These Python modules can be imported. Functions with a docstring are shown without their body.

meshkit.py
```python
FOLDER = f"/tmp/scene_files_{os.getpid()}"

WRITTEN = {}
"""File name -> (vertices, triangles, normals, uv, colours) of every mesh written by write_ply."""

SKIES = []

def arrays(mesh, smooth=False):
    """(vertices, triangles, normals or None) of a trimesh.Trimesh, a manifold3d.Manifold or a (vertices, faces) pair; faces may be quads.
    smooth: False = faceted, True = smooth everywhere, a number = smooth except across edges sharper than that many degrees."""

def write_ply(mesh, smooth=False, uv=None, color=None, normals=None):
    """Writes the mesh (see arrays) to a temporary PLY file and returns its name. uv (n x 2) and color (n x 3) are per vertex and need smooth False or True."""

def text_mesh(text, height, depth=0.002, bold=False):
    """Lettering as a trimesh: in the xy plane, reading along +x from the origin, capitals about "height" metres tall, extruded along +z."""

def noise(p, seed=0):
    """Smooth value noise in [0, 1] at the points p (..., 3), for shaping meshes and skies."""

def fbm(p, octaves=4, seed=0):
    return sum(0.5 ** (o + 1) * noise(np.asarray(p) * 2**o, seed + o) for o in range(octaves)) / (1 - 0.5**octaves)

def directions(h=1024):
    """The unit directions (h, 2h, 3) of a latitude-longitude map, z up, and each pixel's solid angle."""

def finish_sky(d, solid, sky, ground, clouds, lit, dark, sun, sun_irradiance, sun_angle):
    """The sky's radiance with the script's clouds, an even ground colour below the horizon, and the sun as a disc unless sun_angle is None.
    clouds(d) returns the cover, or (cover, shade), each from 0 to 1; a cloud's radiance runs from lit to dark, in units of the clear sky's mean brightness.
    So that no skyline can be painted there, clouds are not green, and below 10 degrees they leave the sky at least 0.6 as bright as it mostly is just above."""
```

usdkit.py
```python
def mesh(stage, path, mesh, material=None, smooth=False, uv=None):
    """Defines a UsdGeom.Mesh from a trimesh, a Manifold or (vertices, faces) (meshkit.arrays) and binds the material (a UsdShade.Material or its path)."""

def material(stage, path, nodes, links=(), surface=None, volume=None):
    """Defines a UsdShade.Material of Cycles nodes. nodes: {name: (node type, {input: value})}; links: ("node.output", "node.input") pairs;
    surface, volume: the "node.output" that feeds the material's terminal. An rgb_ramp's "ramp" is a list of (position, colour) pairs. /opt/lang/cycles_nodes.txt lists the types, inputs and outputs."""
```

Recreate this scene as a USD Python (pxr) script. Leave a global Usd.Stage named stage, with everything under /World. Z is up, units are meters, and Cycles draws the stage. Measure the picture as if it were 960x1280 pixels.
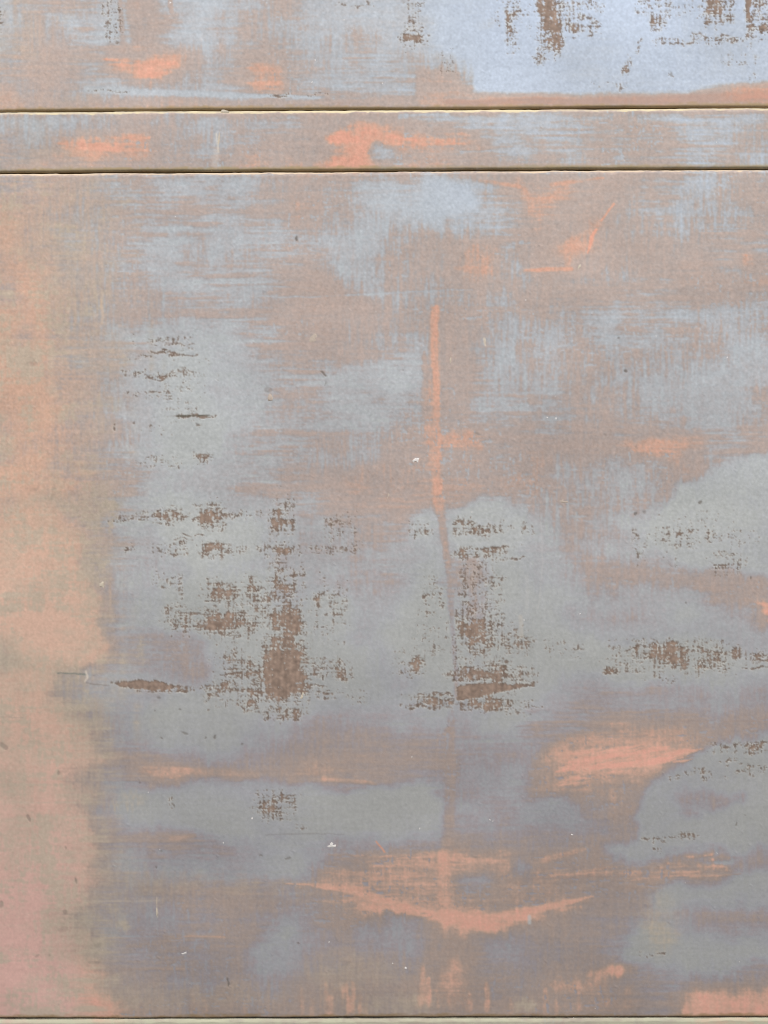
import math
import numpy as np
import trimesh
import usdkit
from scipy.ndimage import gaussian_filter, gaussian_filter1d, map_coordinates
from pxr import Usd, UsdGeom, UsdLux, UsdShade, Gf, Sdf, Vt

stage = Usd.Stage.CreateInMemory()
UsdGeom.SetStageUpAxis(stage, UsdGeom.Tokens.z)
UsdGeom.SetStageMetersPerUnit(stage, 1.0)
UsdGeom.Xform.Define(stage, "/World")
UsdGeom.Scope.Define(stage, "/World/Looks")

# ------------------------------------------------------------------ camera
ZC = 1.25                       # height of the picture's centre above the ground
S = 0.9 / 960                   # metres per photograph pixel on the wall
D = 1.2                         # camera distance
YAW, ROLL = 0.0040, -0.0042     # slightly off square, as a hand-held photograph
cam = UsdGeom.Camera.Define(stage, "/World/camera")
cam.CreateHorizontalApertureAttr(36.0)
cam.CreateVerticalApertureAttr(48.0)
cam.CreateFocalLengthAttr(48.0)
cam.CreateClippingRangeAttr(Gf.Vec2f(0.05, 100.0))
cam.CreateExposureAttr(0.0)


def rot(axis, a):
    return trimesh.transformations.rotation_matrix(a, axis)


CAM = trimesh.transformations.translation_matrix([0, -D, ZC]) @ rot([0, 0, 1], YAW) @ rot([1, 0, 0], math.pi / 2) @ rot([0, 0, 1], ROLL)
cam.AddTransformOp().Set(Gf.Matrix4d(*CAM.T.ravel().tolist()))

# ------------------------------------------------------------------ light: soft daylight from high above the wall
SUN_ELEV = math.radians(50)
SUN_AZ = math.radians(8)        # a little to the right of square on
to_sun = np.array([math.cos(SUN_ELEV) * math.sin(SUN_AZ), -math.cos(SUN_ELEV) * math.cos(SUN_AZ), math.sin(SUN_ELEV)])
dome = UsdLux.DomeLight.Define(stage, "/World/sky_light")
sky_mat = usdkit.material(stage, "/World/Looks/sky", {
    "sky": ("sky_texture", {"sky_type": "single_scattering", "sun_disc": False, "sun_elevation": SUN_ELEV, "sun_rotation": math.atan2(to_sun[0], to_sun[1]), "air_density": 1.0, "aerosol_density": 2.5}),
    "bg": ("background_shader", {"strength": 0.09})}, [("sky.color", "bg.color")], surface="bg.background")
UsdShade.MaterialBindingAPI.Apply(dome.GetPrim()).Bind(sky_mat)
sun = UsdLux.DistantLight.Define(stage, "/World/sun")
sun.CreateNormalizeAttr(True)
sun.CreateIntensityAttr(0.9)
sun.CreateAngleAttr(12.0)
sun.CreateColorAttr(Gf.Vec3f(1.0, 0.965, 0.92))
zax = to_sun / np.linalg.norm(to_sun)
xax = np.cross([0, 0, 1], zax); xax /= np.linalg.norm(xax)
m = np.eye(4); m[:3, 0], m[:3, 1], m[:3, 2] = xax, np.cross(zax, xax), zax
sun.AddTransformOp().Set(Gf.Matrix4d(*m.T.ravel().tolist()))

# ------------------------------------------------------------------ the worn paint, as one field over the wall
# Wear is a height: 3 = thin paint worn to the bluish grey coat, ... 7 tan, 9 the salmon top coat; bare metal comes apart from it.
X0, Y0, W, H = -290, -290, 1540, 1860      # extent of the field in units of S, the photograph's corner at (0, 0)
WEAR = """
466666447745445567544444443333333333333333333333
466545444774455665554454444333433333333333333333
466655447754455666545565444333433333333333333333
567766567887666777655554554433444333333333333333
577765689987666788655555566774443333333333333333
667554446555555678655455556677764444444444445678
877656666666666677777877777777777777777777777788
444445566555556544466677765544444445556655444444
555666677766655567666689888877555555555667655566
666788888866567877757798777768654555566666655655
677877777777777887888998788877766666677776666665
667775555544444455666544455544478778777766644566
777776666655555566777744444444656887777666545677
877655676677666677877655444445567877776665545566
877655666644644544666544566665667766786665555666
877766655445544455554444566668856778877777777766
787766545445555555665445667777755777766677777687
788777666544555556777645556677766677666666777678
788776666655556556777777555556666777776666777766
888776665666666667777777666777666665544554455455
878766655444444556777666666777665556544556666566
878776655444444456777665555777655556654566666645
878766654433344455666666544777545555655665555544
888777654433334445544444444777554555655544544444
888777654433344455775445445777555556655544444445
888876554333334445554444555776555555665555544456
788876664433333456665544566776666556666555544466
877777755433336555666655677888777777777888765666
788777654433344555655556777788677777777788876666
888778776444444455667777777787655655665556778644
888877765444444556677777777787677656655567776444
787777654433334445556777776576544666666667654334
888877654433333344444666665466333455655443344333
888887654433333344455466654466333445665443333333
888887755443333344444455444366334445654444333333
988887655544344444444555543366333445666666554444
999998754444333334444555543366333444555556677666
999999754433333334433344433346333333444444446678
999999754433333333333344433345333334545544334458
899999854433333333333344333335333333444444444444
799999855544333333333344333334333333333333333444
788888655555443333333334333334333333333333333333
889664444445433333333333443334333334443334444444
888764444433333333333333333334333344555555555555
989977544333333333334444444354333445666666666666
999987654333333344556555544444334556767777777777
999888654433333445666665666666545689999999988333
999888877665444556677777777776555689999988733333
999977657888777667888777766666556678888776433355
988877544444433333334433334565544677778777333344
988877544443333333333433333365555555567777333344
988888644444333333333444333465455544456677333343
988888767777665444445544445576555555466654333333
898888644544444443344567777787877777776433333346
898888754444444433346777777777777777777777787777
899888766777777766677777777785555577777778878654
999887655566677777667789999889666677777666543333
988876655545566654467777455899998877666654466666
999888655566677754456744445777555566666544444444
999888655665566644455666544676445556665433343333
999988866666666644566777666687555566677654334345
999999766665566655677777777887566688886665677777
999999987776777677777777777777677777777766789999
999999987776777677777777777777677777777766789999
""".split()


def grid_noise(rng, sx, sy):
    n = rng.standard_normal((H, W)).astype(np.float32)
    if sx > 0.3:
        n = gaussian_filter1d(n, sx, axis=1, mode="wrap")
    if sy > 0.3:
        n = gaussian_filter1d(n, sy, axis=0, mode="wrap")
    return n / n.std()


def step(a, b, x):
    t = np.clip((x - a) / (b - a), 0, 1)
    return t * t * (3 - 2 * t)


class Field:
    """The wear and the colours it brings out, sampled at every vertex of the panels."""

    def __init__(self):
        self.rng = np.random.default_rng(41)
        self.X, self.Y = np.meshgrid(np.arange(W, dtype=np.float32) + X0, np.arange(H, dtype=np.float32) + Y0)
        self.n = lambda sx, sy: grid_noise(self.rng, sx, sy)

    def window(self, x0, y0, x1, y1):
        a, b, c, d = (int(v) for v in (max(x0 - X0, 0), max(y0 - Y0, 0), min(x1 - X0 + 1, W), min(y1 - Y0 + 1, H)))
        return slice(b, d), slice(a, c)

    def stroke(self, pts, margin=3.0):
        """pts: (x, y, half width). Returns the window and the cover of the stroke in it, feathered at its edge."""
        p = np.array(pts, float)
        w = self.window(p[:, 0].min() - p[:, 2].max() * margin - 4, p[:, 1].min() - p[:, 2].max() * margin - 4, p[:, 0].max() + p[:, 2].max() * margin + 4, p[:, 1].max() + p[:, 2].max() * margin + 4)
        x, y = self.sx[w], self.sy[w]
        best = np.full(x.shape, 9.0, np.float32)
        for (ax, ay, ar), (bx, by, br) in zip(p[:-1], p[1:]):
            L = (bx - ax) ** 2 + (by - ay) ** 2 + 1e-9
            t = np.clip(((x - ax) * (bx - ax) + (y - ay) * (by - ay)) / L, 0, 1)
            best = np.minimum(best, np.hypot(x - ax - t * (bx - ax), y - ay - t * (by - ay)) / (ar + t * (br - ar)))
        return w, best

    def polygon(self, pts, feather, crisp=False):
        """Cover of a polygon with a feathered edge, over its window."""
        p = np.array(pts, float)
        pad = feather * 4 + 14
        w = self.window(p[:, 0].min() - pad, p[:, 1].min() - pad, p[:, 0].max() + pad, p[:, 1].max() + pad)
        x, y = (self.sx[w], self.sy[w]) if crisp else (self.wx[w], self.wy[w])
        inside = np.zeros(x.shape, bool)
        for (ax, ay), (bx, by) in zip(p, np.roll(p, -1, 0)):
            if ay != by:
                inside ^= ((ay > y) != (by > y)) & (x < (bx - ax) * (y - ay) / (by - ay) + ax)
        return w, gaussian_filter(inside.astype(np.float32), feather)

    def build(self):
        X, Y, n = self.X, self.Y, self.n
        # ragged boundaries: shift where everything is looked up
        self.wx = X + 3.2 * n(16, 9) + 1.6 * n(5, 3) + 1.4 * n(1.5, 1.5) + 2.0 * n(30, 0.8)
        self.wy = Y + 2.4 * n(18, 10) + 1.2 * n(4, 4) + 1.0 * n(1.5, 1.5) + 2.2 * n(0.8, 22) + np.interp(Y, [800, 900], [0.6, 2.4]).astype(np.float32) * n(0.9, 7)
        self.sx = X + 0.7 * n(18, 26) + 0.35 * n(2, 4)
        self.sy = Y + 0.8 * n(26, 18) + 0.4 * n(4, 2)
        self.qx, self.qy = X + 1.2 * n(3, 3) + 1.2 * n(1.2, 6), Y + 1.2 * n(3, 3) + 1.2 * n(6, 1.2)
        g = np.array([[int(c) for c in row] for row in WEAR], np.float32)
        assert g.shape == (64, 48), g.shape
        gs = gaussian_filter(g, 0.42)
        h = map_coordinates(gs, [(self.wy - 10) / 20, (self.wx - 10) / 20], order=1, mode="reflect")
        h = gaussian_filter(h, 2.0)

        soft = 0.7 * n(14, 1.6) + 0.5 * n(4, 1.2) + 0.4 * n(1.2, 6)
        lick = 0.9 * n(2.0, 12) + 0.5 * n(5, 5)
        # --- areas with an edge of their own: (wear, feather, outline)
        for v, f, pts in AREAS:
            w, m = self.polygon(pts, abs(f) * (1.5 if v > 8 else 1.25 if v < 4 and f > 0 else 1), f < 0)
            cyv = np.mean([p[1] for p in pts])
            if v > 8:
                m = np.clip(m * (0.74 + 0.46 * soft[w] * (cyv < 1200) + 0.5 * lick[w] * (cyv >= 1200)), 0, 1)
            h[w] += (v - h[w]) * m
        for v, k, pts in STROKES:
            w, d = self.stroke(pts)
            h[w] += (v - h[w]) * (1 - step(0.35, 1.35, d)) * k

        # --- the brush and the rubbing: long threads across and down
        base = h.copy()
        hs = 0.50 * n(18, 0.9) + 0.45 * n(5, 0.85) + 0.30 * n(60, 1.6) + 0.35 * n(50, 0.8)
        vs = 0.45 * n(0.9, 14) + 0.5 * n(0.85, 5) + 0.25 * n(1.6, 50) + 0.25 * n(0.8, 40)
        fine = 0.8 * n(0.9, 0.9) + 0.5 * n(1.6, 1.6)
        patch = step(-1.0, 1.2, n(30, 18))
        mid = np.interp(Y, [0, 215, 300, 600, 800, 1000, 1280], [.75, .85, 1.05, 1.05, .8, .75, .75]).astype(np.float32)
        upper = step(4.0, 4.8, h) * (1 - step(6.6, 7.6, h)) * np.interp(Y, [0, 640, 800, 1280], [1, 1, .6, .6]).astype(np.float32)
        worn = 1 - step(5.6, 8.2, h) * 0.75
        clean = 0.30 + 0.70 * step(3.2, 4.6, h)
        h = h + mid * worn * clean * ((0.36 + 0.34 * upper) * hs * (0.35 + patch) + (0.32 + 0.26 * upper) * vs * (1.35 - patch) + 0.20 * fine + 0.30 * n(9, 6)) + 0.12 * upper
        h = h + 0.20 * n(40, 26) * (1 - 0.5 * step(6, 8, h))
        r = np.random.default_rng(23)
        quilt = np.zeros_like(h)
        for _ in range(1500):
            tall = r.random() < 0.42
            bw, bh = (r.uniform(6, 26), r.uniform(18, 90)) if tall else (r.uniform(22, 130), r.uniform(4, 22))
            cx, cy = r.uniform(X0, X0 + W), r.uniform(Y0, Y0 + H)
            w = self.window(cx - bw / 2 - 8, cy - bh / 2 - 8, cx + bw / 2 + 8, cy + bh / 2 + 8)
            fx, fy = (1.4, 9) if tall else (12, 1.4)
            k = step(0, fx, bw / 2 - np.abs(self.qx[w] - cx)) * step(0, fy, bh / 2 - np.abs(self.qy[w] - cy))
            quilt[w] += r.choice((-1, 1)) * r.uniform(0.25, 0.8) * k
        quilt = np.clip(quilt, -1.3, 1.3)
        h = h + 0.42 * quilt * step(3.3, 4.8, h) * (1 - 0.55 * step(6.2, 8.0, h)) * np.interp(Y, [0, 640, 900, 1280], [1, 1, .8, .8])
        h = np.minimum(h, np.maximum(7.25, base + 0.35))
        # dry-brushed threads of the bluish coat lying over the mauve and tan
        thread = np.maximum(1.0 * n(0.9, 4.5) + 0.6 * n(0.9, 0.9) - 0.5 * (1 - patch), 1.0 * n(4.5, 0.9) + 0.6 * n(0.9, 0.9) - 0.5 * patch)
        dens = step(-0.4, 1.3, n(38, 22)) * np.interp(Y, [0, 200, 330, 640, 720, 1280], [.55, .6, 1, 1, .7, .8]) * step(4.2, 5.2, h) * (1 - step(7.3, 8.2, h) * 0.8) * step(110, 170, X)
        t = step(1.5, 2.3, thread + 0.7 * dens - 0.35) * step(0.05, 0.4, dens)
        h = h + (4.0 - h) * t * 0.75

        # the coats part sharply: bluish grey over tan, with little in between
        sharp = np.interp(Y, [0, 640, 760, 900, 1280], [.8, .8, .55, .45, .45]).astype(np.float32) * step(3.4, 4.2, h) * (1 - step(7.0, 7.8, h)) * step(40, 170, X + 60 * (Y < 215))
        h = h + (5.35 + 1.05 * np.tanh(1.7 * (h - 5.50)) - h) * sharp
        h = h + 0.10 * n(0.9, 0.9) * step(3.3, 4.5, h)

        # --- bare metal: soft zones, broken up by the weave of the two rubbing directions
        bare = np.zeros_like(h)
        bx, by = X + 1.6 * n(4, 4), Y + 1.6 * n(4, 4)
        for cx, cy, hw, hh, k in BARE:
            w = self.window(cx - 2.2 * hw - 4, cy - 2.2 * hh - 4, cx + 2.2 * hw + 4, cy + 2.2 * hh + 4)
            e = np.abs((bx[w] - cx) / hw) ** 3.5 + np.abs((by[w] - cy) / hh) ** 3
            bare[w] = np.maximum(bare[w], k * np.exp(-0.55 * e))
        for k, f, pts in BARE_AREAS:
            w, m = self.polygon(pts, f, True)
            bare[w] = np.maximum(bare[w], k * m)
        weave = 0.62 * n(8, 0.7) + 0.68 * n(0.7, 8) + 1.1 * n(0.6, 0.6) + 0.25 * n(3.0, 2.2) + 0.2 * n(9, 9)
        weave /= weave.std()
        level = np.interp(bare, [0, .12, .25, .4, .55, .7, .85, 1], [-5, -2.1, -1.15, -.62, -.18, .6, 1.4, 2.6]).astype(np.float32)
        self.bare = bare = step(-0.45, 0.45, level - weave)
        rim = np.clip(gaussian_filter(bare, 1.2) * 2.2, 0, 1) * (1 - bare)

        # --- dust and grime: an olive film on the old top coat at the left, greyer low on the wall
        left = (1 - step(105, 160, self.wx + 0.25 * (Y - 700) * (Y > 900) * 0.2)) * (0.2 + 0.8 * step(205, 250, Y))
        mot = 0.6 * n(20, 16) + 0.5 * n(8, 7) + 0.5 * hs + 0.5 * vs + 0.35 * n(1.5, 1.5)
        film = 0.95 * left * step(-0.5, 1.7, mot + np.interp(Y, [150, 300, 500, 700, 900, 1280], [.2, .1, 0, -.15, .15, .2]).astype(np.float32))
        edge = np.exp(-((self.wx - (112 + 16 * n(3, 30))) / 46) ** 2) * np.interp(Y, [205, 250, 700, 880, 1280], [0.1, .5, .25, .9, .9])
        film = np.maximum(film, np.clip(edge * (0.45 + 0.5 * (0.6 * hs + 0.5 * n(10, 4))), 0, 1).astype(np.float32))
        for cx, cy, hw, hh, k in FILM:
            w = self.window(cx - 2.2 * hw, cy - 2.2 * hh, cx + 2.2 * hw, cy + 2.2 * hh)
            e = ((self.wx[w] - cx) / hw) ** 2 + ((self.wy[w] - cy) / hh) ** 2
            film[w] = np.maximum(film[w], np.clip(k * np.exp(-e ** 1.5) * (1 + 0.35 * mot[w]), 0, 1))

        # --- colours of the coats: bluer (top) to darker (low), some light falloff painted in
        stops = [3.0, 4.0, 5.0, 6.0, 7.0, 7.6, 8.2, 9.0]
        top = np.array([(180, 192, 209), (178, 186, 196), (172, 171, 171), (174, 163, 157), (181, 163, 153), (189, 161, 146), (206, 161, 140), (219, 160, 138)], float)
        mid_ = np.array([(176, 179, 177), (172, 175, 177), (166, 162, 163), (167, 157, 153), (175, 157, 148), (184, 158, 145), (202, 161, 142), (216, 162, 142)], float)
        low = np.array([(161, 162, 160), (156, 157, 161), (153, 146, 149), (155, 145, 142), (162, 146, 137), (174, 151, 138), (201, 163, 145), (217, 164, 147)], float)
        hh = np.clip(h, 2.7, 9.3)
        blue = np.clip(np.interp(X, [0, 450, 620, 960], [.35, .55, 1, 1])[...] * np.interp(Y, [0, 215, 420, 640], [1, .75, .35, 0]), 0, 1)
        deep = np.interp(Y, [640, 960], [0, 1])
        c = np.empty(h.shape + (3,), np.float32)
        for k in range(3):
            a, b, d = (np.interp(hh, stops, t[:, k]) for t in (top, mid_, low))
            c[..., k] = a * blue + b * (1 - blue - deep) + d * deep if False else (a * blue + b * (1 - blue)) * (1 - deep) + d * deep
        # left: the pale top coat
        pale = np.array((200, 166, 144), np.float32) + step(560, 760, Y)[..., None] * np.array((5, 7, 10), np.float32) + step(800, 1180, Y)[..., None] * np.array((2, -3, 6), np.float32)
        lt = (left * step(6.3, 8.6, h) * np.interp(Y, [200, 420, 700], [.4, .8, .95]))[..., None]
        c += (pale - c) * lt
        f3 = film[..., None]
        c += (np.array((178, 166, 149), np.float32) - c) * f3 * 0.85
        # fine grain of the old paint
        c *= (1 + np.interp(Y, [600, 900], [0.022, 0.014]) * n(0.8, 0.8) + 0.007 * hs + 0.006 * vs + 0.014 * n(30, 20))[..., None]
        c += (np.array((206, 205, 197), np.float32) - c) * (rim * (0.32 + 0.22 * n(1.5, 1.5)).clip(0, .9))[..., None]
        core = gaussian_filter(bare, 2.2)
        brown = (np.array((112, 98, 88), np.float32) + step(0.35, 0.85, core)[..., None] * np.array((30, 25, 22), np.float32)) * (1 + 0.05 * n(1.2, 1.2) + 0.03 * n(0.9, 6))[..., None]
        c += (brown - c) * (bare * (0.68 + 0.32 * step(0.2, 0.7, core)))[..., None]
        dots = np.zeros_like(h)
        for cx, cy, rx, ry, k in DOTS:
            w = self.window(cx - 3 * rx - 3, cy - 3 * ry - 3, cx + 3 * rx + 3, cy + 3 * ry + 3)
            e = ((bx[w] - cx) / rx) ** 2 * 1.3 + ((by[w] - cy) / ry) ** 2 * 1.3
            dots[w] = np.maximum(dots[w], k * (1 - step(0.5, 1.3, e)))
        c += (np.array((104, 98, 92), np.float32) - c) * (dots * (0.55 + 0.3 * step(150, 200, X)))[..., None]
        for col, k, pts in SCRATCHES:
            w, d = self.stroke(pts, 4)
            c[w] += (np.array(col, np.float32) - c[w]) * ((1 - step(0.4, 1.3, d)) * k)[..., None]
        self.rag = 0.6 * n(5, 1.2) + 0.5 * n(1.6, 1.2) + 0.5 * n(40, 3)
        self.wave = n(60, 45) + 0.3 * n(14, 10)
        self.h, self.c = h, np.clip(c, 0, 255)
        bumps = np.zeros_like(h)
        r = np.random.default_rng(5)
        for _ in range(4200):
            cx, cy, a, l, wd = r.uniform(X0, X0 + W), r.uniform(Y0, Y0 + H), r.normal(0.75, 0.35), r.uniform(0.9, 2.6), r.uniform(0.7, 1.2)
            if r.random() < 0.45 * step(300, 900, cy):
                continue
            w = self.window(cx - 9, cy - 9, cx + 9, cy + 9)
            u_, v_ = (X[w] - cx) * math.cos(a) + (Y[w] - cy) * math.sin(a), (Y[w] - cy) * math.cos(a) - (X[w] - cx) * math.sin(a)
            bumps[w] = np.maximum(bumps[w], (0.30 * r.random() ** 1.8 + 0.04) * np.exp(-(u_ / l) ** 2 - (v_ / wd) ** 2))
        c += (np.array((205, 203, 198), np.float32) - c) * (np.clip(bumps * 1.2, 0, 0.35) * (1 - bare))[..., None]
        self.thin = -bumps + 0.22 * bare + 0.05 * gaussian_filter(np.clip(h, 3, 8), 0.7) * -1.0 + 0.03 * np.clip(9 - h, 0, 6) / 6 + 0.25 * dots
        return self

    def at(self, a, px, py):
        if a.ndim == 3:
            return np.stack([self.at(a[..., k], px, py) for k in range(3)], -1)
        return map_coordinates(a, [py - Y0, px - X0], order=1, mode="nearest")


AREAS = [
    (7.45, 8.0, [(375, 1102), (440, 1082), (490, 1064), (560, 1060), (640, 1066), (690, 1090), (735, 1120), (640, 1140), (560, 1148), (480, 1126)]),
    # worn grey areas with a clear edge
    (3.2, 2.5, [(800, 1040), (803, 1005), (815, 975), (840, 950), (875, 935), (905, 926), (990, 924), (990, 1048), (940, 1058), (890, 1062), (850, 1072), (812, 1080), (770, 1076), (748, 1066), (760, 1056), (790, 1046)]),
    (5.2, 3.0, [(845, 995), (880, 990), (935, 990), (930, 1003), (900, 1008), (860, 1010)]),
    (5.2, 3.0, [(850, 1012), (880, 1012), (878, 1022), (855, 1020)]),
    (3.2, 3.5, [(800, 1125), (850, 1108), (900, 1100), (940, 1088), (990, 1075), (990, 1118), (905, 1132), (860, 1128), (830, 1140), (808, 1138)]),
    (3.3, 5.0, [(795, 1165), (850, 1168), (900, 1175), (990, 1178), (990, 1196), (900, 1196), (850, 1200), (825, 1210), (800, 1204), (780, 1190)]),
    (3.2, 4.0, [(145, 985), (250, 980), (330, 982), (420, 988), (540, 986), (553, 1000), (552, 1030), (500, 1042), (430, 1044), (380, 1046), (250, 1036), (160, 1030), (140, 1010)]),
    (3.4, 3.5, [(330, 1050), (375, 1048), (378, 1090), (335, 1092), (325, 1070)]),
    # salmon where the top coat has stayed on
    (7.6, 6.0, [(660, 945), (720, 918), (800, 915), (880, 915), (870, 936), (830, 962), (800, 985), (720, 1000), (670, 1000)]),
    (8.15, 4.0, [(690, 942), (720, 933), (765, 927), (800, 929), (835, 932), (890, 922), (870, 935), (840, 944), (825, 955), (795, 966), (755, 975), (715, 988), (684, 992), (702, 975), (692, 958)]),
    (8.6, 2.5, [(362, 1105), (400, 1102), (440, 1106), (480, 1122), (520, 1132), (545, 1144), (570, 1145), (620, 1142), (680, 1132), (738, 1122), (720, 1132), (670, 1147), (610, 1155), (550, 1152), (490, 1136), (440, 1118), (400, 1114)]),
    (8.2, 5.0, [(480, 1066), (560, 1063), (640, 1066), (655, 1076), (560, 1082), (500, 1078)]),
    (8.1, 5.0, [(800, 1088), (850, 1076), (900, 1062), (930, 1068), (905, 1092), (850, 1098)]),
    (8.3, 3.0, [(424, 1236), (436, 1230), (450, 1250), (458, 1262), (432, 1268)]),
    (8.5, 2.5, [(518, 1246), (530, 1232), (545, 1246), (568, 1244), (570, 1257), (520, 1258)]),
    (8.5, 2.5, [(603, 1234), (614, 1232), (616, 1258), (605, 1258)]),
    (8.35, 5.0, [(830, 1245), (870, 1252), (920, 1238), (985, 1240), (985, 1272), (850, 1275)]),
    (8.4, 3.0, [(730, 1215), (785, 1208), (795, 1220), (735, 1225)]),
    (8.4, 2.5, [(756, 1240), (763, 1240), (764, 1262), (757, 1262)]),
    (8.2, 2.5, [(780, 1236), (788, 1236), (787, 1258), (780, 1260)]),
    (8.8, 2.5, [(915, 750), (940, 757), (990, 752), (990, 785), (950, 775), (940, 763)]),
    (8.8, 2.5, [(132, 68), (145, 76), (165, 80), (190, 78), (212, 72), (213, 98), (185, 105), (165, 102), (160, 90), (140, 84)]),
    (8.2, 5.0, [(305, 78), (345, 72), (350, 112), (310, 114)]),
    (7.2, 2.5, [(-40, 126), (200, 126), (330, 127), (520, 124), (520, 142), (-40, 142)]),
    (7.3, -1.6, [(520, 118), (520, 92), (530, 87), (550, 92), (575, 104), (590, 117), (640, 119), (740, 118), (860, 116), (905, 108), (990, 100), (990, 140), (520, 140)]),
    (8.6, -2.5, [(900, 118), (930, 112), (990, 108), (990, 126), (930, 127)]),
    (3.1, -2.0, [(590, 40), (990, -20), (990, 100), (905, 104), (860, 113), (740, 115), (640, 116), (592, 114)]),
    (3.4, 3.0, [(515, 224), (545, 220), (580, 224), (596, 240), (600, 268), (560, 270), (528, 262)]),
    (8.9, 3.0, [(412, 162), (450, 158), (470, 172), (500, 166), (530, 180), (580, 170), (586, 184), (540, 190), (500, 182), (470, 178), (440, 182), (412, 182)]),
    (8.9, 3.0, [(412, 194), (462, 194), (462, 208), (412, 208)]),
    (8.7, 3.5, [(62, 172), (110, 168), (190, 174), (190, 185), (110, 186), (70, 184)]),
    (7.5, 4.5, [(575, 310), (618, 300), (616, 345), (585, 345)]),
    (4.6, 2.5, [(465, 176), (480, 188), (500, 192), (470, 204), (462, 196)]),
    # tan lobes hanging over the grey
    (7.2, 3.0, [(425, 590), (560, 560), (620, 575), (690, 560), (700, 615), (640, 620), (600, 622), (570, 626), (530, 640), (505, 646), (480, 638), (440, 622)]),
    (3.3, 3.5, [(565, 640), (585, 626), (625, 624), (640, 640), (640, 700), (570, 700)]),
    (3.5, 3.5, [(508, 650), (525, 634), (545, 636), (548, 680), (510, 680)]),
    (3.4, 3.0, [(838, 620), (850, 606), (880, 592), (905, 575), (990, 570), (990, 720), (880, 715), (820, 690), (820, 645)]),
    (6.4, 3.5, [(730, 700), (800, 706), (880, 714), (990, 728), (990, 758), (930, 752), (880, 738), (800, 726), (735, 722)]),
    # the torn edge above the gash
    (6.2, 2.5, [(60, 850), (105, 838), (120, 838), (112, 852), (75, 858)]),
    (4.0, 3.0, [(100, 838), (170, 836), (215, 845), (220, 853), (130, 850)]),
    (5.4, 4.0, [(155, 790), (200, 788), (255, 800), (262, 840), (245, 853), (215, 842), (165, 835)]),
    # blue left in the mauve, brushed downwards
    (4.3, 4.0, [(572, 952), (665, 944), (668, 972), (640, 986), (575, 984)]),
    (4.0, 3.5, [(642, 1006), (660, 1000), (700, 996), (722, 1004), (738, 1026), (700, 1034), (650, 1030)]),
    (4.6, 4.0, [(568, 1000), (610, 1000), (612, 1044), (570, 1044)]),
    (4.4, 4.0, [(566, 1098), (605, 1096), (625, 1106), (600, 1116), (570, 1114)]),
    (4.6, 4.0, [(640, 1070), (662, 1072), (660, 1098), (645, 1098)]),
    # lavender rings
    (5.0, 4.0, [(585, 935), (660, 915), (720, 880), (800, 868), (990, 862), (990, 890), (800, 886), (740, 900), (690, 925), (640, 950), (580, 958)]),
]

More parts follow.
